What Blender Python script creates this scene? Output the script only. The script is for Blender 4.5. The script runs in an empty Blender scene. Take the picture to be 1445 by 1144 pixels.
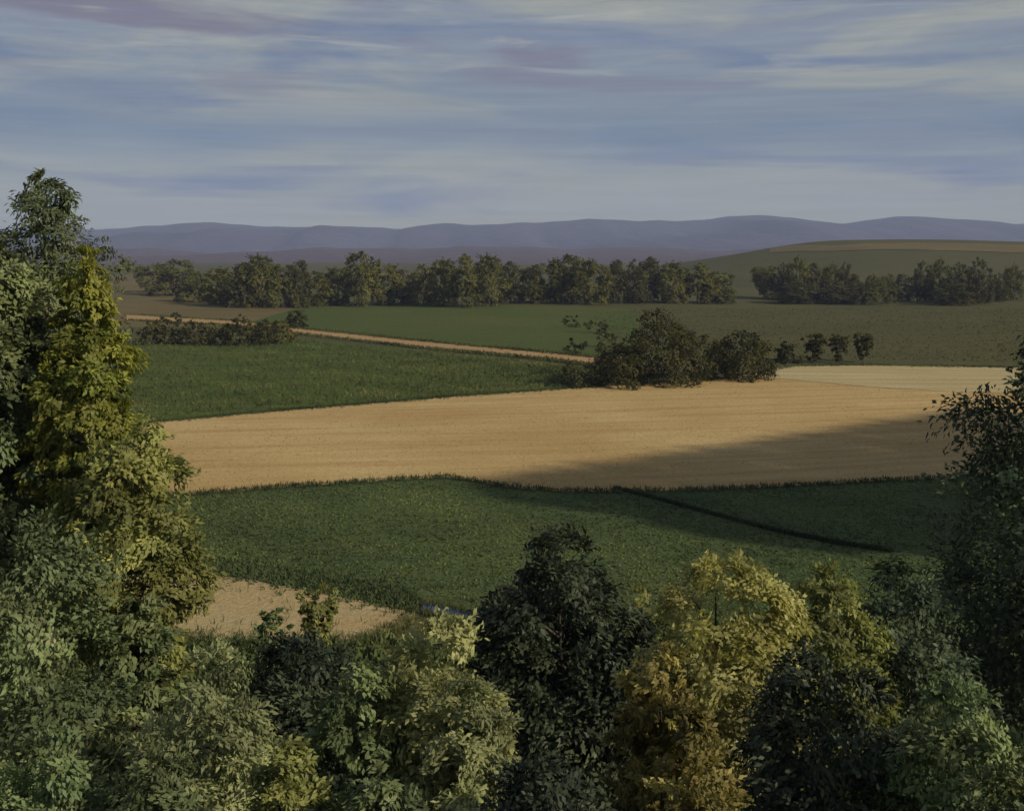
import bpy, math, random
import numpy as np
from mathutils import Vector

# ------------------------------------------------------------------ camera, sky, sun, exposure
sc = bpy.context.scene
COL = sc.collection
F, CX, HY = 1549.0, 722.5, 352.0        # focal length and horizon of the picture, in its pixels
CAM_Z = 20.0
cam = bpy.data.cameras.new('camera')
cam.sensor_fit = 'HORIZONTAL'
cam.angle = 2 * math.atan(CX / F)
cam.shift_y = -(572.0 - HY) / 1445.0
cam.clip_end = 30000
camo = bpy.data.objects.new('camera', cam)
camo.location = (0, 0, CAM_Z)
camo.rotation_euler = (math.radians(90), 0, 0)
COL.objects.link(camo)
sc.camera = camo

SUN_AZ = math.atan2(0.82, -0.57)         # clockwise from +Y: from the right, a little behind the viewer
SUN_EL = math.radians(26.0)
SKY_STRENGTH = 0.08
world = bpy.data.worlds.new('World')
sc.world = world
world.use_nodes = True


def build_sky():
    nt = world.node_tree
    N, L = nt.nodes, nt.links
    N.clear()
    out = N.new('ShaderNodeOutputWorld')
    bg = N.new('ShaderNodeBackground')
    bg.inputs['Strength'].default_value = SKY_STRENGTH
    L.new(bg.outputs[0], out.inputs[0])
    sky = N.new('ShaderNodeTexSky')
    sky.sky_type = 'NISHITA'
    sky.sun_disc = False
    sky.sun_elevation = SUN_EL
    sky.sun_rotation = SUN_AZ
    sky.dust_density = 1.2
    tc = N.new('ShaderNodeTexCoord')
    sep = N.new('ShaderNodeSeparateXYZ')
    L.new(tc.outputs['Generated'], sep.inputs[0])

    def math_(op, a, b=None, clamp=False):
        n = N.new('ShaderNodeMath')
        n.operation = op
        n.use_clamp = clamp
        for i, v in enumerate((a, b)):
            if v is None:
                continue
            if isinstance(v, (int, float)):
                n.inputs[i].default_value = v
            else:
                L.new(v, n.inputs[i])
        return n.outputs[0]
    az = math_('ARCTAN2', sep.outputs['X'], sep.outputs['Y'])
    el = math_('ARCSINE', sep.outputs['Z'])

    def streaks(sx, sz, scale, detail, seed, dist=0.0, rough=0.55):
        comb = N.new('ShaderNodeCombineXYZ')
        L.new(math_('MULTIPLY', az, sx), comb.inputs[0])
        L.new(math_('MULTIPLY', el, sz), comb.inputs[1])
        comb.inputs[2].default_value = seed
        n = N.new('ShaderNodeTexNoise')
        n.inputs['Scale'].default_value = scale
        n.inputs['Detail'].default_value = detail
        n.inputs['Roughness'].default_value = rough
        n.inputs['Distortion'].default_value = dist
        L.new(comb.outputs[0], n.inputs['Vector'])
        return n.outputs['Fac']

    def ramp(fac, pts):
        r = N.new('ShaderNodeValToRGB')
        e = r.color_ramp.elements
        while len(e) > len(pts):
            e.remove(e[-1])
        while len(e) < len(pts):
            e.new(0.5)
        for el_, (p, c) in zip(e, pts):
            el_.position = p
            el_.color = c if len(c) == 4 else (*c, 1)
        L.new(fac, r.inputs[0])
        return r.outputs['Color']

    def mix(f, a, b):
        m = N.new('ShaderNodeMix')
        m.data_type = 'RGBA'
        if isinstance(f, (int, float)):
            m.inputs[0].default_value = f
        else:
            L.new(f, m.inputs[0])
        for s, v in ((6, a), (7, b)):
            if isinstance(v, tuple):
                m.inputs[s].default_value = v
            else:
                L.new(v, m.inputs[s])
        return m.outputs[2]
    K = 0.94 / SKY_STRENGTH

    def c(r, g, b):
        return (r * K, g * K, b * K, 1)
    # height above the horizon with a slow wobble so the cloud layers are not ruled lines
    wob = streaks(1.6, 5.0, 1.6, 3, 3.1)
    elw = math_('ADD', el, math_('MULTIPLY', math_('SUBTRACT', wob, 0.5), 0.07))
    base = ramp(math_('MULTIPLY', elw, 2.0), [
        (0.00, c(0.290, 0.302, 0.200)),
        (0.085, c(0.268, 0.288, 0.226)),
        (0.15, c(0.190, 0.225, 0.245)),
        (0.205, c(0.100, 0.146, 0.226)),
        (0.26, c(0.150, 0.188, 0.230)),
        (0.40, c(0.172, 0.198, 0.244)),
        (1.00, c(0.155, 0.195, 0.265))])
    base = mix(0.10, base, sky.outputs[0])
    # thin cream cloud sheets
    m1 = streaks(2.6, 15, 1.5, 6, 7.7, 0.5, 0.55)
    f1 = ramp(m1, [(0.46, (0, 0, 0)), (0.62, (1, 1, 1))])
    clear = ramp(math_('MULTIPLY', elw, 2.0), [(0.15, (0.8, 0.8, 0.8)), (0.19, (0.2, 0.2, 0.2)), (0.225, (0.2, 0.2, 0.2)), (0.28, (0.75, 0.75, 0.75))])
    base = mix(math_('MULTIPLY', f1, clear), base, c(0.292, 0.305, 0.262))
    # lilac-grey undersides
    m2 = streaks(2.0, 15, 1.5, 6, 24.3, 0.5, 0.55)
    f2 = ramp(m2, [(0.50, (0, 0, 0)), (0.62, (1, 1, 1))])
    hi = ramp(math_('MULTIPLY', el, 2.0), [(0.24, (0, 0, 0)), (0.34, (1, 1, 1))])
    base = mix(math_('MULTIPLY', math_('MULTIPLY', f2, hi), 0.85), base, c(0.146, 0.140, 0.190))
    # open blue gaps
    m3 = streaks(2.0, 14, 1.6, 6, 33.9, 0.5, 0.55)
    f3 = ramp(m3, [(0.54, (0, 0, 0)), (0.68, (1, 1, 1))])
    base = mix(math_('MULTIPLY', f3, 0.8), base, c(0.098, 0.145, 0.245))
    # small bright cloud edges
    m5 = streaks(3.4, 26, 1.8, 6, 61.0, 0.7, 0.58)
    f5 = ramp(m5, [(0.58, (0, 0, 0)), (0.70, (1, 1, 1))])
    base = mix(math_('MULTIPLY', math_('MULTIPLY', f5, hi), 0.6), base, c(0.345, 0.350, 0.305))
    # fine combed streaks
    m4 = streaks(3.0, 90, 2.2, 4, 50.1, 0.2, 0.65)
    f4 = ramp(m4, [(0.30, (0.90, 0.90, 0.90)), (0.70, (1.09, 1.09, 1.09))])
    mm = N.new('ShaderNodeMix')
    mm.data_type = 'RGBA'
    mm.blend_type = 'MULTIPLY'
    mm.inputs[0].default_value = 1
    L.new(base, mm.inputs[6])
    L.new(f4, mm.inputs[7])
    L.new(mm.outputs[2], bg.inputs['Color'])


build_sky()
sun = bpy.data.lights.new('sun', 'SUN')
sun.energy = 3.6
sun.angle = math.radians(2.0)
sun.color = (1.0, 0.88, 0.69)
suno = bpy.data.objects.new('sun', sun)
sdir = Vector((math.sin(SUN_AZ) * math.cos(SUN_EL), math.cos(SUN_AZ) * math.cos(SUN_EL), math.sin(SUN_EL)))
suno.rotation_euler = sdir.to_track_quat('Z', 'Y').to_euler()
suno.location = (60, -30, 60)
COL.objects.link(suno)
sc.view_settings.view_transform = 'Standard'
sc.view_settings.look = 'None'
sc.view_settings.exposure = 0.45
sc.view_settings.gamma = 1.0
sc.view_settings.use_curve_mapping = False
sc.cycles.use_denoising = True
sc.cycles.max_bounces = 6
sc.cycles.transparent_max_bounces = 8
sc.cycles.volume_bounces = 0

RNG = np.random.default_rng(11)


# ------------------------------------------------------------------ helpers
def sstep(a, b, x):
    t = np.clip((x - a) / (b - a), 0, 1)
    return t * t * (3 - 2 * t)


def height(x, y):
    """The lie of the land: a steep bank under the viewer, a plain, a long hill on the right."""
    x = np.asarray(x, float)
    y = np.asarray(y, float)
    z = 12.0 * (1 - sstep(-5, 46, y))
    far = sstep(50, 110, y)
    z = z + far * (0.35 * np.sin(x * 0.045 + 0.6) * np.cos(y * 0.033) + 0.25 * np.sin(x * 0.021 - y * 0.027))
    hill = sstep(50, 250, x) * np.exp(-((y - 820) / 230.0) ** 2) * (24.5 + 3.0 * np.exp(-((x - 300) / 90.0) ** 2))
    hill = hill * (1 - 0.25 * sstep(420, 900, x))
    return z + hill


def ground_at(px, py):
    dx, dz = (px - CX) / F, -(py - HY) / F
    a, b = 45.0, None
    t = 45.0
    while t < 9000:
        z = CAM_Z + dz * t
        if z <= float(height(dx * t, t)):
            b = t
            break
        a = t
        t *= 1.02
    if b is None:
        b = 9000
    for _ in range(30):
        m = 0.5 * (a + b)
        if CAM_Z + dz * m <= float(height(dx * m, m)):
            b = m
        else:
            a = m
    return dx * b, b


def mesh_np(name, v, f, mat=None, tint=None, smooth=False):
    v = np.asarray(v, np.float32)
    f = np.asarray(f, np.int32)
    me = bpy.data.meshes.new(name)
    n, k = f.shape
    me.vertices.add(len(v))
    me.vertices.foreach_set('co', v.ravel())
    me.loops.add(n * k)
    me.loops.foreach_set('vertex_index', f.ravel())
    me.polygons.add(n)
    me.polygons.foreach_set('loop_start', np.arange(0, n * k, k, dtype=np.int32))
    if smooth:
        me.polygons.foreach_set('use_smooth', np.ones(n, bool))
    if tint is not None:
        a = me.attributes.new('tint', 'FLOAT_COLOR', 'POINT')
        c = np.ones((len(v), 4), np.float32)
        c[:, :tint.shape[1]] = tint
        a.data.foreach_set('color', c.ravel())
    me.update(calc_edges=True)
    if mat:
        me.materials.append(mat)
    return me


def link(name, me, parent=None, loc=None, kind=None, label=None, cat=None, group=None):
    o = bpy.data.objects.new(name, me)
    COL.objects.link(o)
    if parent:
        o.parent = parent
    if loc is not None:
        o.location = loc
    if kind:
        o['kind'] = kind
    if label:
        o['label'] = label
    if cat:
        o['category'] = cat
    if group:
        o['group'] = group
    return o


# ------------------------------------------------------------------ materials
class NT:
    def __init__(self, name):
        self.m = bpy.data.materials.new(name)
        self.m.use_nodes = True
        self.n = self.m.node_tree.nodes
        self.l = self.m.node_tree.links
        self.bsdf = self.n['Principled BSDF']
        self.geo = self.n.new('ShaderNodeNewGeometry')

    def noise(self, scale=(1, 1, 1), rot=0.0, s=1.0, detail=5, rough=0.55, dist=0.0, seed=0.0):
        mp = self.n.new('ShaderNodeMapping')
        mp.vector_type = 'TEXTURE'
        mp.inputs['Rotation'].default_value = (0, 0, rot)
        mp.inputs['Scale'].default_value = scale
        mp.inputs['Location'].default_value = (seed * 13.1, seed * 7.7, seed)
        self.l.new(self.geo.outputs['Position'], mp.inputs[0])
        t = self.n.new('ShaderNodeTexNoise')
        t.inputs['Scale'].default_value = s
        t.inputs['Detail'].default_value = detail
        t.inputs['Roughness'].default_value = rough
        t.inputs['Distortion'].default_value = dist
        self.l.new(mp.outputs[0], t.inputs['Vector'])
        return t.outputs['Fac']

    def ramp(self, fac, pts):
        r = self.n.new('ShaderNodeValToRGB')
        e = r.color_ramp.elements
        while len(e) < len(pts):
            e.new(0.5)
        for q, (p, c) in zip(e, pts):
            q.position = p
            q.color = (*c, 1)
        self.l.new(fac, r.inputs[0])
        return r.outputs['Color']

    def mix(self, f, a, b, mode='MIX'):
        m = self.n.new('ShaderNodeMix')
        m.data_type = 'RGBA'
        m.blend_type = mode
        if isinstance(f, (int, float)):
            m.inputs[0].default_value = f
        else:
            self.l.new(f, m.inputs[0])
        for s, v in ((6, a), (7, b)):
            if isinstance(v, tuple):
                m.inputs[s].default_value = (*v[:3], 1)
            else:
                self.l.new(v, m.inputs[s])
        return m.outputs[2]

    def done(self, col, rough=0.9, spec=0.15, bump=None, bd=0.1, bs=0.5):
        self.l.new(col, self.bsdf.inputs['Base Color'])
        self.bsdf.inputs['Roughness'].default_value = rough
        self.bsdf.inputs['Specular IOR Level'].default_value = spec
        if bump is not None:
            b = self.n.new('ShaderNodeBump')
            b.inputs['Distance'].default_value = bd
            b.inputs['Strength'].default_value = bs
            self.l.new(bump, b.inputs['Height'])
            self.l.new(b.outputs[0], self.bsdf.inputs['Normal'])
        return self.m


def field_mat(name, c1, c2, c3, big=22.0, rot=0.2, stretch=9.0, fine=0.35, rows=None, bd=0.25, bs=0.6):
    """Vegetated or bare ground: broad drifts, streaks along the working direction, fine grain."""
    t = NT(name)
    drift = t.noise(s=1.0 / big, detail=5, rough=0.6, seed=len(name))
    col = t.mix(t.ramp(drift, [(0.36, (0, 0, 0)), (0.64, (1, 1, 1))]), c1, c2)
    st = t.noise(scale=(stretch, 1, 1), rot=rot, s=0.55, detail=6, rough=0.65, seed=len(name) + 3)
    col = t.mix(t.ramp(st, [(0.42, (0, 0, 0)), (0.68, (0.85, 0.85, 0.85))]), col, c3)
    fn = t.noise(s=1.0 / fine, detail=4, rough=0.7, seed=5)
    col = t.mix(1.0, col, t.ramp(fn, [(0.25, (0.72, 0.72, 0.72)), (0.75, (1.25, 1.25, 1.25))]), 'MULTIPLY')
    h = fn
    if rows:
        rw = t.noise(scale=(60, 1, 1), rot=rot, s=rows, detail=2, rough=0.5, seed=9)
        col = t.mix(1.0, col, t.ramp(rw, [(0.3, (0.82, 0.82, 0.82)), (0.7, (1.14, 1.14, 1.14))]), 'MULTIPLY')
    return t.done(col, 0.95, 0.08, h, bd, bs)


M = {}
M['ground'] = field_mat('rough_grass', (0.070, 0.070, 0.026), (0.090, 0.080, 0.032), (0.056, 0.062, 0.022), 60, 0.1, 8, 1.1, None, 0.5, 0.8)
M['meadow'] = field_mat('meadow_green', (0.064, 0.092, 0.019), (0.082, 0.100, 0.021), (0.052, 0.079, 0.017), 26, 0.05, 10, 0.6, 0.35, 0.4, 0.7)
M['pasture'] = field_mat('bright_pasture', (0.062, 0.086, 0.020), (0.084, 0.092, 0.024), (0.050, 0.072, 0.018), 40, -0.15, 8, 1.0, None, 0.5, 0.8)
M['tan'] = field_mat('wheat_stubble', (0.345, 0.240, 0.096), (0.430, 0.315, 0.145), (0.315, 0.198, 0.074), 24, 0.22, 14, 0.30, None, 0.12, 0.5)
M['cream'] = field_mat('pale_stubble', (0.39, 0.325, 0.175), (0.36, 0.29, 0.145), (0.33, 0.265, 0.125), 14, 0.05, 14, 0.3, 0.9, 0.1, 0.4)
M['crop'] = field_mat('dark_crop_ground', (0.050, 0.078, 0.030), (0.082, 0.100, 0.034), (0.040, 0.062, 0.027), 12, 0.15, 4, 0.4)
M['track'] = field_mat('dry_track', (0.30, 0.205, 0.095), (0.34, 0.235, 0.115), (0.32, 0.165, 0.07), 8, -0.1, 9, 0.3, None, 0.1)
M['sand'] = field_mat('dry_earth', (0.37, 0.295, 0.15), (0.34, 0.265, 0.13), (0.34, 0.24, 0.11), 5, -0.3, 5, 0.25, None, 0.15)
M['fallow'] = field_mat('dry_fallow', (0.12, 0.095, 0.040), (0.155, 0.115, 0.050), (0.085, 0.080, 0.032), 30, 0.1, 8, 0.8, None, 0.4, 0.8)
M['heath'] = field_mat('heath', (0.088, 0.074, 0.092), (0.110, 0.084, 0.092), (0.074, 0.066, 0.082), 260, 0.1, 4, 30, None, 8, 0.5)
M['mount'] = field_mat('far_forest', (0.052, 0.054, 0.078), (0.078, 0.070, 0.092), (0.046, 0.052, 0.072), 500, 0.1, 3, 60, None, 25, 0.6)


def water_mat():
    t = NT('ditch_water')
    n = t.noise(s=1.5, detail=3)
    col = t.ramp(n, [(0.3, (0.008, 0.016, 0.045)), (0.7, (0.012, 0.028, 0.075))])
    return t.done(col, 0.12, 0.5, n, 0.02, 0.2)


M['water'] = water_mat()


def bark_mat():
    t = NT('bark')
    n = t.noise(scale=(1, 1, 6), s=9, detail=6)
    col = t.ramp(n, [(0.3, (0.035, 0.028, 0.020)), (0.7, (0.10, 0.082, 0.060))])
    return t.done(col, 0.9, 0.1, n, 0.03, 0.6)


M['bark'] = bark_mat()


def leaf_mat(name, ca, cb, trans=0.30, rough=0.55, spec=0.25):
    """Leaf colour runs between two hues of the species by a per-leaf random tint."""
    m = bpy.data.materials.new(name)
    m.use_nodes = True
    N, L = m.node_tree.nodes, m.node_tree.links
    b = N['Principled BSDF']
    at = N.new('ShaderNodeAttribute')
    at.attribute_name = 'tint'
    sep = N.new('ShaderNodeSeparateColor')
    L.new(at.outputs['Color'], sep.inputs[0])
    mx = N.new('ShaderNodeMix')
    mx.data_type = 'RGBA'
    mx.inputs[6].default_value = (*ca, 1)
    mx.inputs[7].default_value = (*cb, 1)
    L.new(sep.outputs[0], mx.inputs[0])
    mu = N.new('ShaderNodeMix')
    mu.data_type = 'RGBA'
    mu.blend_type = 'MULTIPLY'
    mu.inputs[0].default_value = 1
    L.new(mx.outputs[2], mu.inputs[6])
    cc = N.new('ShaderNodeCombineColor')
    for i in range(3):
        L.new(sep.outputs[1], cc.inputs[i])
    L.new(cc.outputs[0], mu.inputs[7])
    L.new(mu.outputs[2], b.inputs['Base Color'])
    b.inputs['Roughness'].default_value = rough
    b.inputs['Specular IOR Level'].default_value = spec
    tr = N.new('ShaderNodeBsdfTranslucent')
    hs = N.new('ShaderNodeHueSaturation')
    hs.inputs['Hue'].default_value = 0.508
    hs.inputs['Saturation'].default_value = 1.1
    hs.inputs['Value'].default_value = 1.5
    L.new(mu.outputs[2], hs.inputs['Color'])
    L.new(hs.outputs[0], tr.inputs['Color'])
    ms = N.new('ShaderNodeMixShader')
    ms.inputs[0].default_value = trans
    L.new(b.outputs[0], ms.inputs[1])
    L.new(tr.outputs[0], ms.inputs[2])
    L.new(ms.outputs[0], N['Material Output'].inputs[0])
    return m


LEAF = {
    'dark': leaf_mat('leaf_dark_green', (0.094, 0.123, 0.052), (0.158, 0.180, 0.072), 0.26),
    'black': leaf_mat('leaf_deep_green', (0.027, 0.038, 0.023), (0.053, 0.065, 0.032), 0.18),
    'yew': leaf_mat('leaf_yew', (0.046, 0.068, 0.036), (0.077, 0.099, 0.044), 0.2),
    'spire': leaf_mat('leaf_grey_green', (0.090, 0.116, 0.057), (0.147, 0.167, 0.070), 0.28),
    'lime': leaf_mat('leaf_yellow_green', (0.161, 0.186, 0.038), (0.255, 0.249, 0.048), 0.38),
    'olive': leaf_mat('leaf_olive', (0.162, 0.177, 0.056), (0.244, 0.244, 0.072), 0.34),
    'pale': leaf_mat('leaf_pale_green', (0.244, 0.262, 0.106), (0.337, 0.337, 0.143), 0.36),
    'sage': leaf_mat('leaf_sage', (0.214, 0.240, 0.109), (0.305, 0.318, 0.149), 0.34),
    'gold': leaf_mat('leaf_gold', (0.265, 0.250, 0.070), (0.380, 0.365, 0.155), 0.42),
    'yellow': leaf_mat('leaf_yellow_olive', (0.150, 0.165, 0.048), (0.235, 0.240, 0.075), 0.38),
    'ochre': leaf_mat('leaf_ochre', (0.185, 0.155, 0.044), (0.240, 0.208, 0.066), 0.38),
    'green': leaf_mat('leaf_mid_green', (0.118, 0.165, 0.073), (0.183, 0.219, 0.086), 0.32),
    'far': leaf_mat('leaf_far_olive', (0.086, 0.088, 0.024), (0.122, 0.114, 0.032), 0.28, 0.7, 0.1),
    'fardark': leaf_mat('leaf_far_dark', (0.048, 0.050, 0.018), (0.075, 0.070, 0.024), 0.22, 0.7, 0.1),
    'mid': leaf_mat('leaf_hedgerow', (0.036, 0.038, 0.010), (0.060, 0.056, 0.014), 0.25, 0.65, 0.15),
    'grass': leaf_mat('grass_blade', (0.062, 0.082, 0.028), (0.105, 0.108, 0.040), 0.3, 0.7, 0.1),
    'tussock': leaf_mat('tussock_blade', (0.058, 0.060, 0.020), (0.082, 0.074, 0.027), 0.25, 0.8, 0.05),
    'rank': leaf_mat('rank_grass_blade', (0.034, 0.052, 0.022), (0.060, 0.078, 0.030), 0.25, 0.7, 0.1),
    'crop': leaf_mat('crop_leaf', (0.071, 0.099, 0.032), (0.108, 0.127, 0.041), 0.3, 0.7, 0.12),
    'straw': leaf_mat('straw', (0.30, 0.205, 0.085), (0.37, 0.265, 0.12), 0.3, 0.8, 0.1),
}


# ------------------------------------------------------------------ the land
def ground():
    ys = np.concatenate([np.linspace(-400, -20, 8), np.linspace(-10, 130, 71), np.linspace(136, 600, 60),
                         np.linspace(620, 1400, 50), np.linspace(1500, 8200, 20)])
    half = np.concatenate([np.linspace(0, 120, 41), np.linspace(130, 600, 40), np.linspace(640, 1200, 14),
                           np.geomspace(1400, 8500, 10)])
    xs = np.concatenate([-half[:0:-1], half])
    X, Y = np.meshgrid(xs, ys)
    V = np.stack([X, Y, height(X, Y)], -1).reshape(-1, 3)
    nx, ny = len(xs), len(ys)
    i = np.arange((ny - 1) * (nx - 1))
    r, c = i // (nx - 1), i % (nx - 1)
    a = r * nx + c
    fcs = np.stack([a, a + 1, a + nx + 1, a + nx], 1)
    link('ground', mesh_np('ground', V, fcs, M['ground'], smooth=True), kind='structure')


ground()


def edge_world(pts, n, wob, seed):
    """A field edge: picture points dropped on the land, resampled, with a small natural wobble in metres."""
    P = np.array([ground_at(*p) for p in pts])
    t = np.array([p[0] for p in pts], float)
    t = (t - t[0]) / (t[-1] - t[0])
    u = np.linspace(0, 1, n)
    E = np.stack([np.interp(u, t, P[:, 0]), np.interp(u, t, P[:, 1])], 1)
    k = max(1, n // 40)
    E[:, 1] = np.convolve(np.pad(E[:, 1], k, mode='edge'), np.ones(2 * k + 1) / (2 * k + 1), 'valid')
    r = np.random.default_rng(seed)
    w = np.zeros(n)
    for fr in (9, 23, 47, 80):
        w += np.sin(u * fr * 2 * math.pi + r.uniform(0, 6.28)) * r.uniform(0.3, 1) / (fr ** 0.5)
    E[:, 1] += w * wob
    return E


SHEETS = {}


def sheet(name, near, far, mat, off=0.05, n=150, m=20, wob=0.5, seed=1, sink=None):
    A, B = edge_world(near, n, wob, seed), edge_world(far, n, wob, seed + 50)
    t = np.linspace(0, 1, m)[:, None, None]
    G = A[None] * (1 - t) + B[None] * t
    z = height(G[..., 0], G[..., 1]) + off
    if sink is not None:
        z = z + (sink * 4 * t * (1 - t))[..., 0]
    V = np.concatenate([G, z[..., None]], -1).reshape(-1, 3)
    i = np.arange((m - 1) * (n - 1))
    r, c = i // (n - 1), i % (n - 1)
    a = r * n + c
    f = np.stack([a, a + 1, a + n + 1, a + n], 1)
    SHEETS[name] = (A, B)
    return link(name, mesh_np(name, V, f, M[mat], smooth=True), kind='structure')


# meadow left of the hedgerow, up to the track
sheet('meadow', [(-100, 622), (120, 606), (200, 597), (420, 577), (640, 559), (800, 546), (860, 543)],
      [(-100, 470), (180, 484), (420, 478), (560, 492), (700, 505), (800, 518), (860, 524)], 'meadow', 0.06, seed=2)
# greener pasture beyond the track
sheet('pasture', [(330, 462), (430, 470), (560, 485), (700, 496), (800, 506), (900, 512)],
      [(425, 434), (470, 432), (560, 430), (700, 430), (800, 433), (900, 438)], 'pasture', 0.06, seed=3, wob=0.8)
sheet('fallow_field', [(-200, 470), (60, 468), (200, 462), (300, 460), (380, 452)],
      [(-200, 392), (60, 390), (200, 388), (300, 420), (460, 430)], 'fallow', 0.05, seed=4, wob=1.0)
sheet('dirt_track', [(180, 452), (330, 460), (430, 473), (520, 483), (640, 496), (760, 507), (850, 518), (900, 523)],
      [(180, 444), (330, 453), (430, 465), (520, 474), (640, 486), (760, 497), (850, 506), (900, 512)], 'track', 0.13,
      seed=5, wob=0.5, m=6)
sheet('stubble_field',
      [(100, 712), (290, 697), (480, 683), (650, 673), (700, 688), (780, 694), (900, 695), (1050, 690), (1200, 682), (1400, 672), (1640, 662)],
      [(100, 608), (200, 598), (420, 578), (640, 560), (830, 547), (1055, 533), (1090, 518), (1230, 516), (1400, 519), (1640, 521)],
      'tan', 0.09, n=260, m=40, seed=6, wob=0.45)
sheet('pale_stubble_strip', [(1062, 533), (1120, 537), (1230, 547), (1330, 553), (1420, 556), (1640, 560)],
      [(1076, 528), (1095, 518), (1230, 516), (1330, 517), (1420, 519), (1640, 521)], 'cream', 0.13, seed=7, wob=0.4)
sheet('crop_field',
      [(120, 800), (300, 805), (420, 832), (520, 850), (600, 853), (640, 860), (690, 872), (740, 886), (900, 905), (1200, 905), (1640, 905)],
      [(120, 708), (290, 696), (480, 682), (650, 672), (900, 694), (1050, 689), (1200, 681), (1640, 661)],
      'crop', 0.05, n=200, m=40, seed=8, wob=0.4)
sheet('bare_earth_patch', [(120, 900), (260, 905), (400, 915), (480, 912), (540, 896), (585, 880)],
      [(120, 812), (260, 812), (330, 816), (430, 834), (520, 852), (585, 868)], 'sand', 0.10, seed=9, wob=0.25)
sheet('ditch_water', [(596, 866), (640, 876), (690, 886), (740, 894)], [(596, 852), (640, 860), (690, 872), (740, 884)],
      'water', 0.12, n=60, m=4, seed=10, wob=0.10)


sheet('hill_field', [(1085, 357), (1180, 355), (1290, 353), (1400, 356), (1560, 360)],
      [(1085, 350.5), (1180, 347), (1290, 343), (1400, 345), (1560, 350)], 'fallow', 0.25, seed=12, wob=4.0)


def ridge(name, pts, D, front, back, mat, amp, seed, x0, x1, n=260):
    """A range of hills with real depth: foot, spurs, crest and far side."""
    r = np.random.default_rng(seed)
    xs = np.linspace(x0, x1, n)
    px = CX + F * xs / D
    top = np.interp(px, [p[0] for p in pts], [p[1] for p in pts])
    for fr, am in ((0.011, 1.6), (0.027, 1.2), (0.06, 0.8), (0.13, 0.5)):
        top += am * np.sin(px * fr + r.uniform(0, 6.28))
    crest = CAM_Z + (HY - top) / F * D
    rows = []
    ts = np.linspace(0, 1, 26)
    ph = r.uniform(0, 6.28, 6)
    for t in ts:
        sp = sum(np.sin(xs / D * k + ph[j] + t * 2.2 * (j - 2)) / (j + 1) for j, k in enumerate((14, 31, 55, 90, 160, 260)))
        prof = t ** 1.25
        z = -1.0 + (crest + 1.0) * prof + amp * sp * (t * (1 - t)) * 4 * 0.5
        rows.append(np.stack([xs, np.full(n, D - front * (1 - t)), z], 1))
    for t in np.linspace(0.15, 1, 6):
        rows.append(np.stack([xs, np.full(n, D + back * t), -1.0 + (crest + 1.0) * (1 - t) ** 1.2], 1))
    V = np.concatenate(rows)
    m = len(rows)
    i = np.arange((m - 1) * (n - 1))
    rr, cc = i // (n - 1), i % (n - 1)
    a = rr * n + cc
    f = np.stack([a, a + 1, a + n + 1, a + n], 1)
    link(name, mesh_np(name, V, f, M[mat], smooth=True), kind='structure')


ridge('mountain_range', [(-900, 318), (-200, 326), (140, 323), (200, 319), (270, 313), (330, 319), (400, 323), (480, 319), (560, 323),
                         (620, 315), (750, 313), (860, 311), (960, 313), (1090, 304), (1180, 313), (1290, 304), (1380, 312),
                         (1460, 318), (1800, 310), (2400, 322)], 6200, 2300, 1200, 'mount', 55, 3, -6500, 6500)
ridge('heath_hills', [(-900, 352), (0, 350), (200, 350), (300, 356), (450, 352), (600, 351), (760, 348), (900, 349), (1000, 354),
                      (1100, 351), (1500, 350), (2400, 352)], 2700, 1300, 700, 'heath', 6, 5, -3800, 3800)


# ------------------------------------------------------------------ plants
def unit(a):
    return a / np.maximum(np.linalg.norm(a, axis=-1, keepdims=True), 1e-9)


def leaves(P, D, Nn, size, aspect, r):
    """Folded leaf faces: position, pointing direction, facing, length."""
    n = len(P)
    D = unit(D)
    S = unit(np.cross(D, Nn))
    U = np.cross(S, D)
    ln = size[:, None]
    w = ln * aspect * 0.5
    fold = w * r.uniform(0.1, 0.55, (n, 1))
    mid = P + D * ln * 0.45
    tip = P + D * ln - U * ln * r.uniform(0.0, 0.3, (n, 1))
    V = np.stack([P, mid + S * w + U * fold, tip, mid - S * w + U * fold], 1).reshape(-1, 3)
    f = np.arange(n * 4, dtype=np.int32).reshape(n, 4)
    return V, f


def profile(shape, t):
    """Half width of a crown (0..1) at height t of it (0 foot, 1 top)."""
    if shape == 'round':
        return np.sqrt(np.clip(1 - (2 * t - 0.9) ** 2 / 1.21, 0.0, 1))
    if shape == 'cone':
        return np.clip((1 - t) ** 0.75, 0.03, 1)
    if shape == 'spire':
        return np.clip((1 - t) ** 0.62, 0.02, 1)
    if shape == 'column':
        return np.clip(np.minimum(1, (1 - t) * 2.4) ** 0.6, 0.05, 1) * (0.8 + 0.2 * np.sin(t * 3))
    if shape == 'dome':
        return np.sqrt(np.clip(1 - t ** 2.2, 0.0, 1))
    if shape == 'vase':
        return np.clip(0.12 + 0.88 * t, 0, 1) * np.clip((1 - t) * 7, 0, 1) ** 0.5
    return np.ones_like(t)


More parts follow.
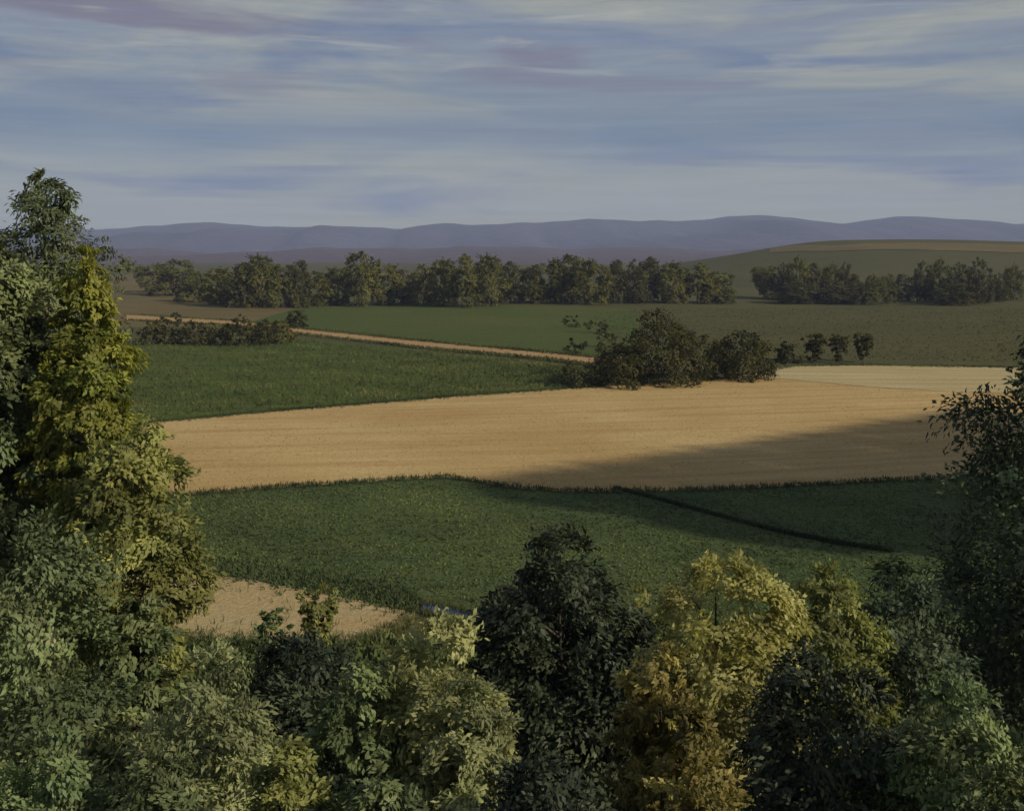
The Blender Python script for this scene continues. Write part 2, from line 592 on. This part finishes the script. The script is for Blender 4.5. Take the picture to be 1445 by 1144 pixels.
def crown_mesh(name, shape, H, R, n_clump, per, leaf, mat, seed, clump=None, aspect=0.5, droop=0.4, lump=0.25, n_lobe=None):
    """Foliage of one plant about its own foot: boughs (lobes) through a crown of height H and radius R, sprays on each bough, leaves on each spray."""
    r = np.random.default_rng(seed)
    n_lobe = n_lobe or int(np.clip(9 + 7 * H / R, 14, 46) * (2.6 if shape in ('spire', 'cone') else 1))
    # boughs: spread by height, mostly reaching the skin of the crown, with some short of it and some past it
    t = (np.arange(n_lobe) + r.uniform(0.1, 0.9, n_lobe)) / n_lobe
    pointed = shape in ('spire', 'cone')
    dens = (0.75 if pointed else 0.25) + profile(shape, np.linspace(0.02, 0.98, 60))
    cdf = np.cumsum(dens) / dens.sum()
    t = np.clip(np.interp(t, cdf, np.linspace(0.02, 0.97, 60)), 0.02, 0.97)
    w = profile(shape, t)
    ang = np.arange(n_lobe) * 2.39996 + r.uniform(-0.7, 0.7, n_lobe)
    lr = R * ((0.055 + 0.33 * w) if pointed else (0.16 + 0.26 * w)) * r.uniform(0.7, 1.3, n_lobe)
    rad = np.clip(w * R * (1 + lump * r.normal(0, 0.55, n_lobe)) - lr * 0.75, 0, None) * r.uniform(0.55, 1.0, n_lobe) ** 0.5
    if pointed:
        rad = rad * r.uniform(0, 1, n_lobe) ** 0.35
    LC = np.stack([np.cos(ang) * rad, np.sin(ang) * rad, np.minimum(t * H, H - lr * 0.45)], 1)
    lout = unit(np.stack([np.cos(ang), np.sin(ang), 0.15 + 0.6 * (t - 0.4)], 1))
    lhue = np.clip(r.normal(0.45, 0.33, n_lobe), 0, 1)
    lval = np.clip(r.normal(1.0, 0.2, n_lobe), 0.6, 1.5)
    # sprays on the outer and upper skin of their bough
    pl = lr ** (0.9 if pointed else 1.6) + 1e-6
    li = r.choice(n_lobe, n_clump, p=pl / pl.sum())
    g = unit(unit(r.normal(0, 1, (n_clump, 3))) + lout[li] * 0.55 + np.array([0, 0, 0.25]))
    depth = r.uniform(0.35, 1.0, (n_clump, 1)) ** 0.4
    C = LC[li] + g * lr[li][:, None] * depth * np.array([1.12, 1.12, 0.8])
    out = unit(g + lout[li] * 0.35)
    clump = clump or 0.12 * R
    cs = np.minimum(clump, lr[li] * 0.5) * r.uniform(0.6, 1.4, n_clump)
    hue = np.clip(lhue[li] + r.normal(0, 0.16, n_clump), 0, 1)
    val = np.clip(lval[li] * r.normal(1.0, 0.13, n_clump), 0.5, 1.7)
    cdir = unit(out * 0.8 + r.normal(0, 0.5, (n_clump, 3)) + np.array([0, 0, -droop]))
    k = np.repeat(np.arange(n_clump), per)
    n = len(k)
    g = unit(r.normal(0, 1, (n, 3))) * (r.uniform(0, 1, (n, 1)) ** 0.45)
    cd = cdir[k]
    g = g + cd * (g * cd).sum(1, keepdims=True) * 0.6
    g[:, 2] *= 0.7
    P = C[k] + g * cs[k][:, None]
    D = unit(cd + r.normal(0, 0.33, (n, 3)))
    Nn = unit(out[k] * 1.0 + np.array([0, 0, 0.4]) + r.normal(0, 0.28, (n, 3)))
    size = leaf * r.uniform(0.6, 1.4, n)
    V, f = leaves(P, D, Nn, size, aspect, r)
    V[:, 2] = np.maximum(V[:, 2], 0.02)
    th = np.clip(hue[k] + r.normal(0, 0.1, n), 0, 1)
    tv = np.clip(val[k] * r.normal(1, 0.09, n), 0.4, 1.8)
    tint = np.repeat(np.stack([th, tv, np.zeros(n)], 1), 4, 0)
    return mesh_np(name, V, f, LEAF[mat], tint), LC


def tube(pts, rads, sides=7):
    pts = np.asarray(pts, float)
    V, f = [], []
    n = len(pts)
    for i in range(n):
        d = pts[min(i + 1, n - 1)] - pts[max(i - 1, 0)]
        d = d / max(np.linalg.norm(d), 1e-9)
        a = np.cross(d, (0.3, 0.9, 0.1) if abs(d[2]) > 0.8 else (0, 0, 1))
        a /= np.linalg.norm(a)
        b = np.cross(d, a)
        for s in range(sides):
            q = 2 * math.pi * s / sides
            V.append(pts[i] + rads[i] * (math.cos(q) * a + math.sin(q) * b))
    for i in range(n - 1):
        for s in range(sides):
            p, q = i * sides + s, i * sides + (s + 1) % sides
            f.append((p, q, q + sides, p + sides))
    return V, f


def trunk_mesh(name, top, r0, r1, seed, bend=0.15):
    r = np.random.default_rng(seed)
    n = 9
    z = np.linspace(-0.25, top, n)
    off = np.cumsum(r.normal(0, bend * top / n * 0.35, (n, 2)), 0)
    off -= off[0]
    pts = np.column_stack([off, z])
    rad = r0 + (r1 - r0) * np.linspace(0, 1, n) ** 0.8
    rad[0] *= 1.35
    V, f = tube(pts, rad, 8)
    return mesh_np(name, V, f, M['bark'], smooth=True), pts


def plant(name, loc, label, cat, shape, H, R, mat, n_clump, per, leaf, seed, stem=None, n_limb=6, clump=None,
          aspect=0.5, droop=0.4, group=None, foot=0.0, lump=0.25):
    """One tree or shrub: an Empty at its foot with trunk, limbs and crown (crown starts at height foot)."""
    root = bpy.data.objects.new(name, None)
    COL.objects.link(root)
    root.location = loc
    root.empty_display_size = 0.3
    root['label'] = label
    root['category'] = cat
    if group:
        root['group'] = group
    cm, C = crown_mesh('crown', shape, H - foot, R, n_clump, per, leaf, mat, seed, clump, aspect, droop, lump)
    o = link('crown', cm, root, (0, 0, foot), kind='stuff')
    C = C + np.array([0, 0, foot])
    stem = stem or 0.012 * H + 0.02
    tm, tp = trunk_mesh('trunk', foot + (H - foot) * 0.86, stem, stem * 0.12, seed + 1)
    link('trunk', tm, root)
    r = np.random.default_rng(seed + 2)
    if n_limb:
        order = r.permutation(len(C))[:n_limb]
        for j in order:
            e = C[j]
            zs = max(0.25, e[2] - np.linalg.norm(e[:2]) * r.uniform(0.4, 0.9))
            zs = min(zs, tp[-2, 2])
            s = np.array([np.interp(zs, tp[:, 2], tp[:, 0]), np.interp(zs, tp[:, 2], tp[:, 1]), zs])
            m1 = s * 0.62 + e * 0.38 + np.array([0, 0, 0.06 * np.linalg.norm(e - s)])
            q = stem * r.uniform(0.22, 0.38)
            V, f = tube([s, m1, s * 0.28 + e * 0.72 + np.array([0, 0, 0.05]), e], [q, q * 0.75, q * 0.5, q * 0.18], 5)
            link('limb', mesh_np('limb', V, f, M['bark'], smooth=True), root)
    return root


def fore(name, label, cat, px, top, hw, d, shape, mat, leaf=0.15, dens=1.0, bottom=None, seed=0, foot_frac=None, clumpf=0.15,
         aspect=0.5, droop=0.4, n_limb=7, lump=0.25):
    """Near plant given by where its crown's axis, top and half width stand at distance d."""
    x = (px - CX) / F * d
    z0 = float(height(x, d))
    zt = CAM_Z - (top - HY) / F * d
    R = hw / F * d
    H = zt - z0
    foot = 0.0
    if bottom is not None:
        foot = max(0.0, CAM_Z - (bottom - HY) / F * d - z0)
    Hc = H - foot
    area = 2 * math.pi * R * Hc * 0.75 + math.pi * R * R
    n = int(min(42500, max(2500, dens * 3.3 * area / (leaf * leaf * aspect * 0.55))))
    per = 42
    nc = max(24, n // per)
    return plant(name, (x, d, z0), label, cat, shape, H, R, mat, nc, per, leaf, seed, foot=foot, clump=clumpf * R,
                 aspect=aspect, droop=droop, n_limb=n_limb, lump=lump)


# --- the near bank, left to right
fore('spruce_tree', 'tall pointed grey-green tree, the only top reaching above the mountains', 'tree', 64, 238, 165, 30, 'spire', 'spire',
     0.16, 4.0, 720, 101, clumpf=0.13, aspect=0.36, droop=0.7, lump=0.35)
fore('broadleaf_tree', 'rounded dark tree at the left edge, beside the pointed tree', 'tree', -25, 318, 95, 27, 'round', 'dark',
     0.17, 1.0, 900, 102)
fore('lime_tree', 'slender sunlit yellow-green tree against the pointed tree', 'tree', 116, 340, 68, 26.5, 'column', 'lime',
     0.135, 0.9, 780, 103, droop=0.6, lump=0.4)
fore('leafy_shrub', 'broad yellow-green bush at the foot of the slender yellow-green tree', 'bush', 182, 600, 96, 25, 'round', 'olive',
     0.14, 1.0, 960, 104, lump=0.35)
fore('elder_bush', 'big dark blue-green bush in the lower left corner', 'bush', 55, 745, 165, 21, 'dome', 'dark', 0.125, 1.0, None, 105)
fore('elder_bush', 'dark green bush between the lower left corner and the bare earth patch', 'bush', 190, 825, 76, 22.5, 'dome', 'dark',
     0.15, 1.0, None, 106)
fore('willow_shrub', 'pale sage-green shrub low at the left, beside the dark corner bush', 'shrub', 295, 925, 130, 18.5, 'dome', 'sage',
     0.115, 0.9, None, 107, aspect=0.4)
fore('bramble_bush', 'very dark bush just below the bare earth patch', 'bush', 435, 893, 120, 26, 'dome', 'black', 0.14, 1.0, None, 108)
fore('sapling', 'small thin olive sapling standing against the bare earth patch', 'sapling', 450, 838, 36, 31, 'vase', 'olive', 0.13, 0.5, 930,
     109, n_limb=5)
fore('sapling', 'stunted dark sapling at the left of the bare earth patch', 'sapling', 383, 858, 24, 29, 'round', 'green', 0.13, 0.5, 940, 110,
     n_limb=4)
fore('hazel_shrub', 'mid-green shrub in front of the very dark bush', 'shrub', 505, 945, 105, 20, 'dome', 'green', 0.125, 0.9, None, 111)
fore('viburnum_shrub', 'wide pale yellow-green shrub left of the darkest round bush', 'shrub', 625, 872, 122, 20, 'dome', 'pale', 0.125, 1.0, None,
     112)
fore('willow_shrub', 'pale grey-green shrub at the bottom, in front of the wide yellow-green shrub', 'shrub', 655, 955, 92, 19, 'dome', 'sage',
     0.115, 0.9, None, 113, aspect=0.4)
fore('holly_tree', 'darkest bush, tall and nearly black, rising at the middle of the near bank', 'bush', 800, 750, 124, 31, 'column', 'black',
     0.19, 1.1, 1180, 114, lump=0.4)
fore('hazel_shrub', 'olive-green shrub peeping out between the darkest bush and the golden bush', 'shrub', 910, 825, 62, 33, 'dome', 'olive', 0.15,
     0.9, None, 115)
fore('golden_bush', 'bright golden-yellow bush right of the darkest bush', 'bush', 1022, 788, 106, 22.5, 'round', 'gold', 0.125, 1.0, 1180, 116,
     lump=0.2)
fore('beech_shrub', 'brownish ochre shrub at the foot of the golden bush', 'shrub', 935, 905, 85, 20.5, 'dome', 'ochre', 0.125, 0.9, None, 117)
fore('hazel_shrub', 'yellowish olive shrub between the golden bush and the dark tree on the right', 'shrub', 1165, 790, 88, 27, 'dome', 'yellow', 0.13,
     0.9, None, 118)
fore('yew_tree', 'large dark blue-green tree filling the right edge', 'tree', 1500, 430, 262, 31, 'cone', 'yew', 0.19, 1.7, 1000, 119,
     clumpf=0.12, lump=0.35)
fore('yew_bush', 'dark green bush below the large dark tree on the right', 'bush', 1275, 800, 135, 28, 'dome', 'yew', 0.15, 1.0, None, 120)
fore('bramble_bush', 'very dark low bush at the bottom, right of the golden bush', 'bush', 1165, 915, 150, 17.5, 'dome', 'black', 0.115, 1.0, None,
     121)
fore('privet_shrub', 'mid-green shrub in the lower right corner', 'shrub', 1345, 955, 125, 16, 'dome', 'green', 0.105, 0.9, None, 122)
for q, (px, top, hw, d, mt, lb) in enumerate([
        (70, 1035, 120, 15, 'green', 'low green shrub along the bottom edge in the left corner'),
        (220, 1060, 100, 14.5, 'dark', 'low dark shrub at the bottom edge under the pale sage shrub'),
        (395, 1050, 95, 15, 'olive', 'low light green shrub at the bottom edge, left of the middle'),
        (545, 1060, 90, 15, 'dark', 'low dark shrub at the bottom edge between two pale shrubs'),
        (780, 1068, 130, 15, 'black', 'low blackish shrub at the bottom edge under the darkest bush'),
        (980, 1050, 90, 15.5, 'ochre', 'low ochre shrub at the bottom edge under the golden bush'),
        (1440, 1040, 110, 14.5, 'dark', 'low dark shrub in the extreme lower right corner')]):
    fore('low_shrub', lb, 'shrub', px, top, hw, d, 'dome', mt, 0.095, 0.9, None, 140 + q, n_limb=4)


# --- hedgerow at the edge of the stubble field
def on_land(name, label, cat, px, base, top, hw, shape, mat, leaf, nleaf, seed, group=None, n_limb=4, lump=0.3, foot=0.0, clumpf=0.17):
    x, y = ground_at(px, base)
    H = (base - top) / F * y
    R = hw / F * y
    per = 16
    return plant(name, (x, y, float(height(x, y)) - 0.05), label, cat, shape, H, R, mat, nleaf // per, per, leaf, seed, group=group,
                 n_limb=n_limb, lump=lump, foot=foot * H, clump=clumpf * R, aspect=0.6)


HG = 'bushes in the hedgerow behind the stubble field'
on_land('hedgerow_tree', 'largest dark olive tree in the hedgerow behind the stubble field', 'tree', 930, 543, 436, 48, 'column', 'mid', 0.40, 8000,
        201, HG)
on_land('hedgerow_tree', 'dark bush on the left shoulder of the largest hedgerow tree', 'bush', 868, 545, 484, 40, 'dome', 'mid', 0.40, 3800, 202, HG)
on_land('hedgerow_tree', 'low bush trailing off the left end of the hedgerow', 'bush', 812, 545, 512, 30, 'dome', 'mid', 0.36, 900, 203, HG)
on_land('hedgerow_tree', 'slim dark bush right of the largest hedgerow tree', 'bush', 985, 538, 470, 26, 'round', 'mid', 0.40, 1800, 204, HG)
on_land('hedgerow_tree', 'round dark bush at the right end of the hedgerow clump', 'bush', 1048, 536, 474, 42, 'round', 'mid', 0.42, 4600, 205, HG)
on_land('hedgerow_tree', 'small bush tucked between the two biggest hedgerow bushes', 'bush', 1012, 536, 496, 24, 'dome', 'fardark', 0.38, 1200, 206, HG)
for q, (px, base, top, hw, lb) in enumerate([
        (1112, 512, 484, 16, 'first of the small bushes trailing right from the hedgerow'),
        (1148, 512, 473, 20, 'widest of the small trees trailing right from the hedgerow'),
        (1184, 513, 472, 16, 'small wedge-shaped tree, second from the right in the hedgerow'),
        (1218, 512, 469, 16, 'small wedge-shaped tree, last on the right of the hedgerow')]):
    on_land('field_tree', lb, 'tree', px, base, top, hw, 'vase' if q else 'dome', 'mid', 0.42, 1300, 215 + q, HG, n_limb=3)
for q, (px, base, top, hw) in enumerate([(806, 462, 446, 12), (842, 470, 452, 15), (812, 498, 478, 15), (858, 490, 462, 16)]):
    on_land('scrub_bush', ['leftmost speck of scrub in the pasture above the hedgerow', 'upper scrub bush in the pasture behind the largest hedgerow tree',
                           'lowest scrub bush beside the right end of the track', 'leafy scrub bush just left of the largest hedgerow tree'][q],
            'bush', px, base, top, hw, 'round', 'mid', 0.45, 420, 225 + q, n_limb=2)
# --- low hedge beside the track on the left
ORD = ['first', 'second', 'third', 'fourth', 'fifth', 'sixth', 'seventh', 'eighth', 'ninth', 'tenth', 'eleventh', 'twelfth', 'thirteenth',
       'fourteenth', 'fifteenth', 'sixteenth', 'seventeenth', 'eighteenth', 'nineteenth', 'twentieth', 'twenty-first', 'twenty-second',
       'twenty-third', 'twenty-fourth', 'twenty-fifth', 'twenty-sixth', 'twenty-seventh', 'twenty-eighth', 'twenty-ninth', 'thirtieth']
for q, (px, base, top, hw) in enumerate([(215, 486, 452, 18), (240, 485, 441, 18), (272, 486, 456, 20), (306, 486, 458, 20), (338, 488, 446, 20),
                                         (368, 486, 448, 20), (398, 484, 453, 18), (418, 462, 438, 16)]):
    on_land('hedge_bush', ORD[q] + ' bush from the left in the low olive hedge beside the track', 'bush', px, base, top, hw, 'dome', 'mid' if q % 3 else 'far',
            0.5, 1500, 240 + q, 'bushes of the low hedge beside the track', n_limb=2)

# --- far belt of trees: a few kinds, every tree its own object
PROTO = []
for q, (shape, mat, lump) in enumerate([('round', 'far', 0.35), ('dome', 'far', 0.3), ('round', 'fardark', 0.3), ('column', 'fardark', 0.3),
                                        ('round', 'far', 0.45), ('vase', 'far', 0.3), ('column', 'far', 0.25), ('dome', 'fardark', 0.3)]):
    cm, C = crown_mesh('far_crown', shape, 1.0, 0.5, 460, 15, 0.042, mat, 300 + q, 0.06, 0.75, 0.3, lump, 17)
    tm, tp = trunk_mesh('far_trunk', 0.75, 0.028, 0.008, 320 + q)
    PROTO.append((cm, tm))


def far_tree(name, label, px, base, top, hw, kind, group, seed):
    x, y = ground_at(px, base)
    H = (base - top) / F * y
    R = hw / F * y
    root = bpy.data.objects.new(name, None)
    COL.objects.link(root)
    root.location = (x, y, float(height(x, y)) - 0.1)
    root.rotation_euler = (0, 0, seed * 1.7)
    root['label'] = label
    root['category'] = 'tree'
    root['group'] = group
    cm, tm = PROTO[kind]
    c = link('crown', cm, root, kind='stuff')
    c.scale = (R / 0.5, R / 0.5, H)
    t = link('trunk', tm, root)
    t.scale = (R * 1.6, R * 1.6, H)


belt = [  # px, base, top, half width, kind
    (216, 412, 372, 24, 0), (246, 418, 367, 27, 4), (280, 426, 384, 26, 1), (312, 430, 378, 26, 0), (340, 434, 374, 24, 2), (366, 434, 360, 28, 0),
    (396, 434, 375, 24, 4), (418, 434, 371, 20, 2), (446, 432, 384, 22, 1), (478, 430, 378, 22, 0), (511, 432, 357, 25, 4), (542, 430, 374, 24, 0),
    (572, 428, 383, 20, 2), (598, 430, 374, 18, 1), (626, 432, 366, 22, 0), (652, 434, 361, 22, 4), (690, 432, 360, 26, 0), (720, 428, 372, 20, 2),
    (750, 428, 376, 20, 1), (776, 428, 366, 24, 0), (806, 428, 361, 26, 4), (838, 430, 367, 22, 0), (866, 428, 370, 20, 2), (896, 428, 364, 20, 3),
    (922, 426, 366, 20, 2), (950, 428, 370, 22, 0), (984, 428, 373, 24, 4), (1016, 428, 384, 22, 1)]
for q, (px, b, t, hw, kd) in enumerate(belt):
    far_tree('belt_tree', ORD[q] + ' tree from the left in the long belt across the plain', px, b, t, hw * 1.12, kd, 'trees of the long belt across the plain', q)
grove = [(1078, 420, 378, 18, 5), (1104, 422, 369, 16, 3), (1128, 424, 360, 14, 6), (1146, 424, 374, 16, 2), (1174, 424, 370, 13, 6), (1192, 424, 368, 10, 3),
         (1208, 426, 388, 12, 2), (1232, 430, 386, 14, 6), (1254, 428, 385, 10, 6), (1278, 424, 389, 16, 2), (1304, 426, 366, 13, 3), (1326, 426, 363, 13, 6),
         (1352, 428, 368, 14, 3), (1382, 428, 362, 16, 3), (1410, 426, 384, 10, 3), (1430, 424, 372, 12, 6), (1125, 428, 398, 28, 7), (1180, 428, 402, 26, 7),
         (1345, 430, 400, 28, 7)]
for q, (px, b, t, hw, kd) in enumerate(grove):
    if q < 16:
        lb = ORD[q] + ' upright tree from the left in the grove below the olive hill'
    else:
        lb = ['wide low bush at the left front of the grove below the olive hill', 'wide low bush in the front middle of the left grove half',
              'wide low bush fronting the right half of the grove below the hill'][q - 16]
    far_tree('grove_tree', lb, px, b, t, hw * 1.1, kd, 'trees of the grove below the olive hill', q + 40)
# --- tall trees standing right of the crop field, whose evening shadow lies over a corner of the stubble
for q in range(30):
    k = q // 2
    j = k + 0.5 * (q % 2)
    x, y = 45 + 4.1 * j + (q % 2) * 4.0, 62.0 + 2.8 * j - (q % 2) * 2.8
    H, R = 28.0 + (q * 7 % 3) * 0.3 + (q % 2) * 2.4, 5.5
    root = bpy.data.objects.new('shade_tree', None)
    COL.objects.link(root)
    root.location = (x, y, float(height(x, y)) - 0.1)
    root.rotation_euler = (0, 0, q * 2.1)
    root['label'] = 'tall tree in the row right of the crop field'
    root['category'] = 'tree'
    root['group'] = 'tall trees right of the crop field'
    cm, tm = PROTO[7 if q % 2 else 1]
    c = link('crown', cm, root, (0, 0, H * 0.42), kind='stuff')
    c.scale = (R / 0.5, R / 0.5, H * 0.58)
    t = link('trunk', tm, root)
    t.scale = (R * 1.6, R * 1.6, H)


# ------------------------------------------------------------------ ground cover nobody could count
def blades(name, P, length, mat, seed, width=0.12, lean=0.5, label=None, cat=None, per=3, upright=1.0):
    r = np.random.default_rng(seed)
    P = np.repeat(P, per, 0)
    n = len(P)
    P = P + np.column_stack([r.normal(0, 0.3 * length, n), r.normal(0, 0.3 * length, n), np.zeros(n)])
    P[:, 2] = height(P[:, 0], P[:, 1]) + 0.03
    D = np.column_stack([r.normal(0, lean, n), r.normal(0, lean, n), np.full(n, upright)])
    Nn = unit(r.normal(0, 1, (n, 3)))
    V, f = leaves(P, D, Nn, length * r.uniform(0.5, 1.4, n), width, r)
    # patches of hue come from the plants themselves growing in drifts
    drift = 0.5 + 0.25 * np.sin(P[:, 0] * 0.31 + P[:, 1] * 0.17) + 0.25 * np.sin(P[:, 0] * 0.13 - P[:, 1] * 0.41 + 2)
    th = np.clip(drift * 0.7 + r.normal(0.1, 0.2, n), 0, 1)
    # stronger and weaker growth over the ground
    gx, gy = P[:, 0], P[:, 1]
    grow = np.sin(gx * 0.19 + 1.3 * np.sin(gy * 0.11)) * np.sin(gy * 0.27 + 1.1 * np.sin(gx * 0.09 + 1)) + 0.5 * np.sin(gx * 0.47 + gy * 0.39 + 2)
    tv = np.clip(r.normal(1, 0.14, n) * (1 + 0.24 * grow), 0.5, 1.7)
    th = np.clip(th + 0.22 * grow, 0, 1)
    return link(name, mesh_np(name, V, f, LEAF[mat], np.repeat(np.stack([th, tv, th * 0], 1), 4, 0)), kind='stuff', label=label, cat=cat)


def along(E, n, spread, seed):
    r = np.random.default_rng(seed)
    u = r.uniform(0, len(E) - 1.001, n)
    i = u.astype(int)
    P = E[i] + (E[i + 1] - E[i]) * (u - i)[:, None]
    P = P + np.column_stack([np.zeros(n), r.normal(0, spread, n)])
    return np.column_stack([P, height(P[:, 0], P[:, 1])])


def inside(A, B, n, seed, margin=0.02):
    r = np.random.default_rng(seed)
    u = r.uniform(0, len(A) - 1.001, n)
    i = u.astype(int)
    fr = (u - i)[:, None]
    a = A[i] + (A[i + 1] - A[i]) * fr
    b = B[i] + (B[i + 1] - B[i]) * fr
    v = r.uniform(margin, 1 - margin, (n, 1))
    P = a * (1 - v) + b * v
    return np.column_stack([P, height(P[:, 0], P[:, 1])])


A, B = SHEETS['crop_field']
blades('crop_plants', inside(A, B, 36000, 401), 0.18, 'crop', 402, 0.6, 1.4, 'dark green leafy crop covering the field below the stubble', 'crop', 3, 0.55)
A, B = SHEETS['stubble_field']
blades('field_margin_grass', np.concatenate([along(A, 2600, 0.5, 403), along(B, 5200, 0.8, 404)]), 0.34, 'rank', 405, 0.14, 0.35,
       'rough dark grass along the edges of the stubble field', 'grass', 4)
blades('stubble_straw', inside(A, B, 15000, 406, 0.0), 0.22, 'straw', 407, 0.2, 0.8, 'cut straw lying over the tan stubble field', 'straw', 2, 0.5)
A, B = SHEETS['meadow']
blades('meadow_grass', inside(A, B, 16000, 408), 0.5, 'grass', 409, 0.25, 0.6, 'grass tussocks growing over the green meadow', 'grass', 2)
A, B = SHEETS['dirt_track']
blades('track_verge_grass', np.concatenate([along(A, 2600, 1.1, 430), along(B, 2600, 1.3, 431)]), 0.55, 'grass', 432, 0.3, 0.6, 'ragged grass along both verges of the dirt track', 'grass', 3)
A, B = SHEETS['bare_earth_patch']
blades('earth_patch_grass', np.concatenate([along(A, 700, 0.6, 410), inside(A, B, 120, 412)]), 0.4, 'grass', 413, 0.12, 0.4,
       'tufts of grass fringing the bare earth patch', 'grass', 4)
blades('earth_patch_rank_grass', along(B + np.array([0, 1.6]), 2600, 1.2, 411), 0.28, 'rank', 414, 0.3, 0.7, 'dark rank grass along the far side of the bare earth patch', 'grass', 3)
r_ = np.random.default_rng(414)
P_ = np.column_stack([r_.uniform(-26, 26, 16000), r_.uniform(9, 56, 16000), np.zeros(16000)])
blades('undergrowth', P_, 0.5, 'crop', 415, 0.4, 0.7, 'tangled green undergrowth covering the near bank', 'undergrowth', 3, 0.8)
# coarse tussocks on the rough grazing beyond the hedgerow
near_ = np.array([ground_at(px, py) for px, py in ((840, 512), (960, 512), (1100, 512), (1250, 512), (1400, 514), (1500, 514))])
far_ = np.array([ground_at(px, py) for px, py in ((840, 440), (960, 434), (1100, 434), (1250, 434), (1400, 434), (1500, 434))])
blades('rough_grazing_grass', inside(near_, far_, 9000, 440), 0.3, 'tussock', 441, 0.5, 0.8, 'olive tussock grass on the rough grazing below the hill', 'grass', 2, 0.7)
# ditch crossing the crop field towards the right: a dark line of rank grass
E_ = edge_world([(868, 690), (930, 706), (1010, 728), (1100, 752), (1180, 768), (1260, 780)], 120, 0.15, 77)
blades('ditch_grass', along(E_, 1500, 0.11, 416), 0.3, 'rank', 417, 0.2, 0.35, 'dark line of rank grass running diagonally through the crop', 'grass', 4)
A, B = SHEETS['ditch_water']
blades('ditch_reeds', np.concatenate([along(A, 500, 0.15, 418), along(B, 300, 0.2, 419)]), 0.35, 'grass', 420, 0.1, 0.3, 'reeds lining the small blue ditch',
       'reeds', 3)


# ------------------------------------------------------------------ the air
def haze():
    x, y0, y1, z0, z1 = 8800, -500, 8500, -4.0, 420.0
    v = [(sx * x, yy, zz) for zz in (z0, z1) for yy in (y0, y1) for sx in (-1, 1)]
    f = [(0, 1, 3, 2), (4, 6, 7, 5), (0, 4, 5, 1), (2, 3, 7, 6), (0, 2, 6, 4), (1, 5, 7, 3)]
    m = bpy.data.materials.new('haze_air')
    m.use_nodes = True
    N, L = m.node_tree.nodes, m.node_tree.links
    N.remove(N['Principled BSDF'])
    p = N.new('ShaderNodeVolumePrincipled')
    p.inputs['Color'].default_value = (0.54, 0.65, 1.0, 1)
    p.inputs['Density'].default_value = 0.00011
    p.inputs['Anisotropy'].default_value = 0.0
    L.new(p.outputs[0], N['Material Output'].inputs['Volume'])
    link('haze', mesh_np('haze', v, [q[::-1] for q in f], m), kind='stuff', label='thin bluish evening haze filling the air of the plain', cat='haze')


haze()
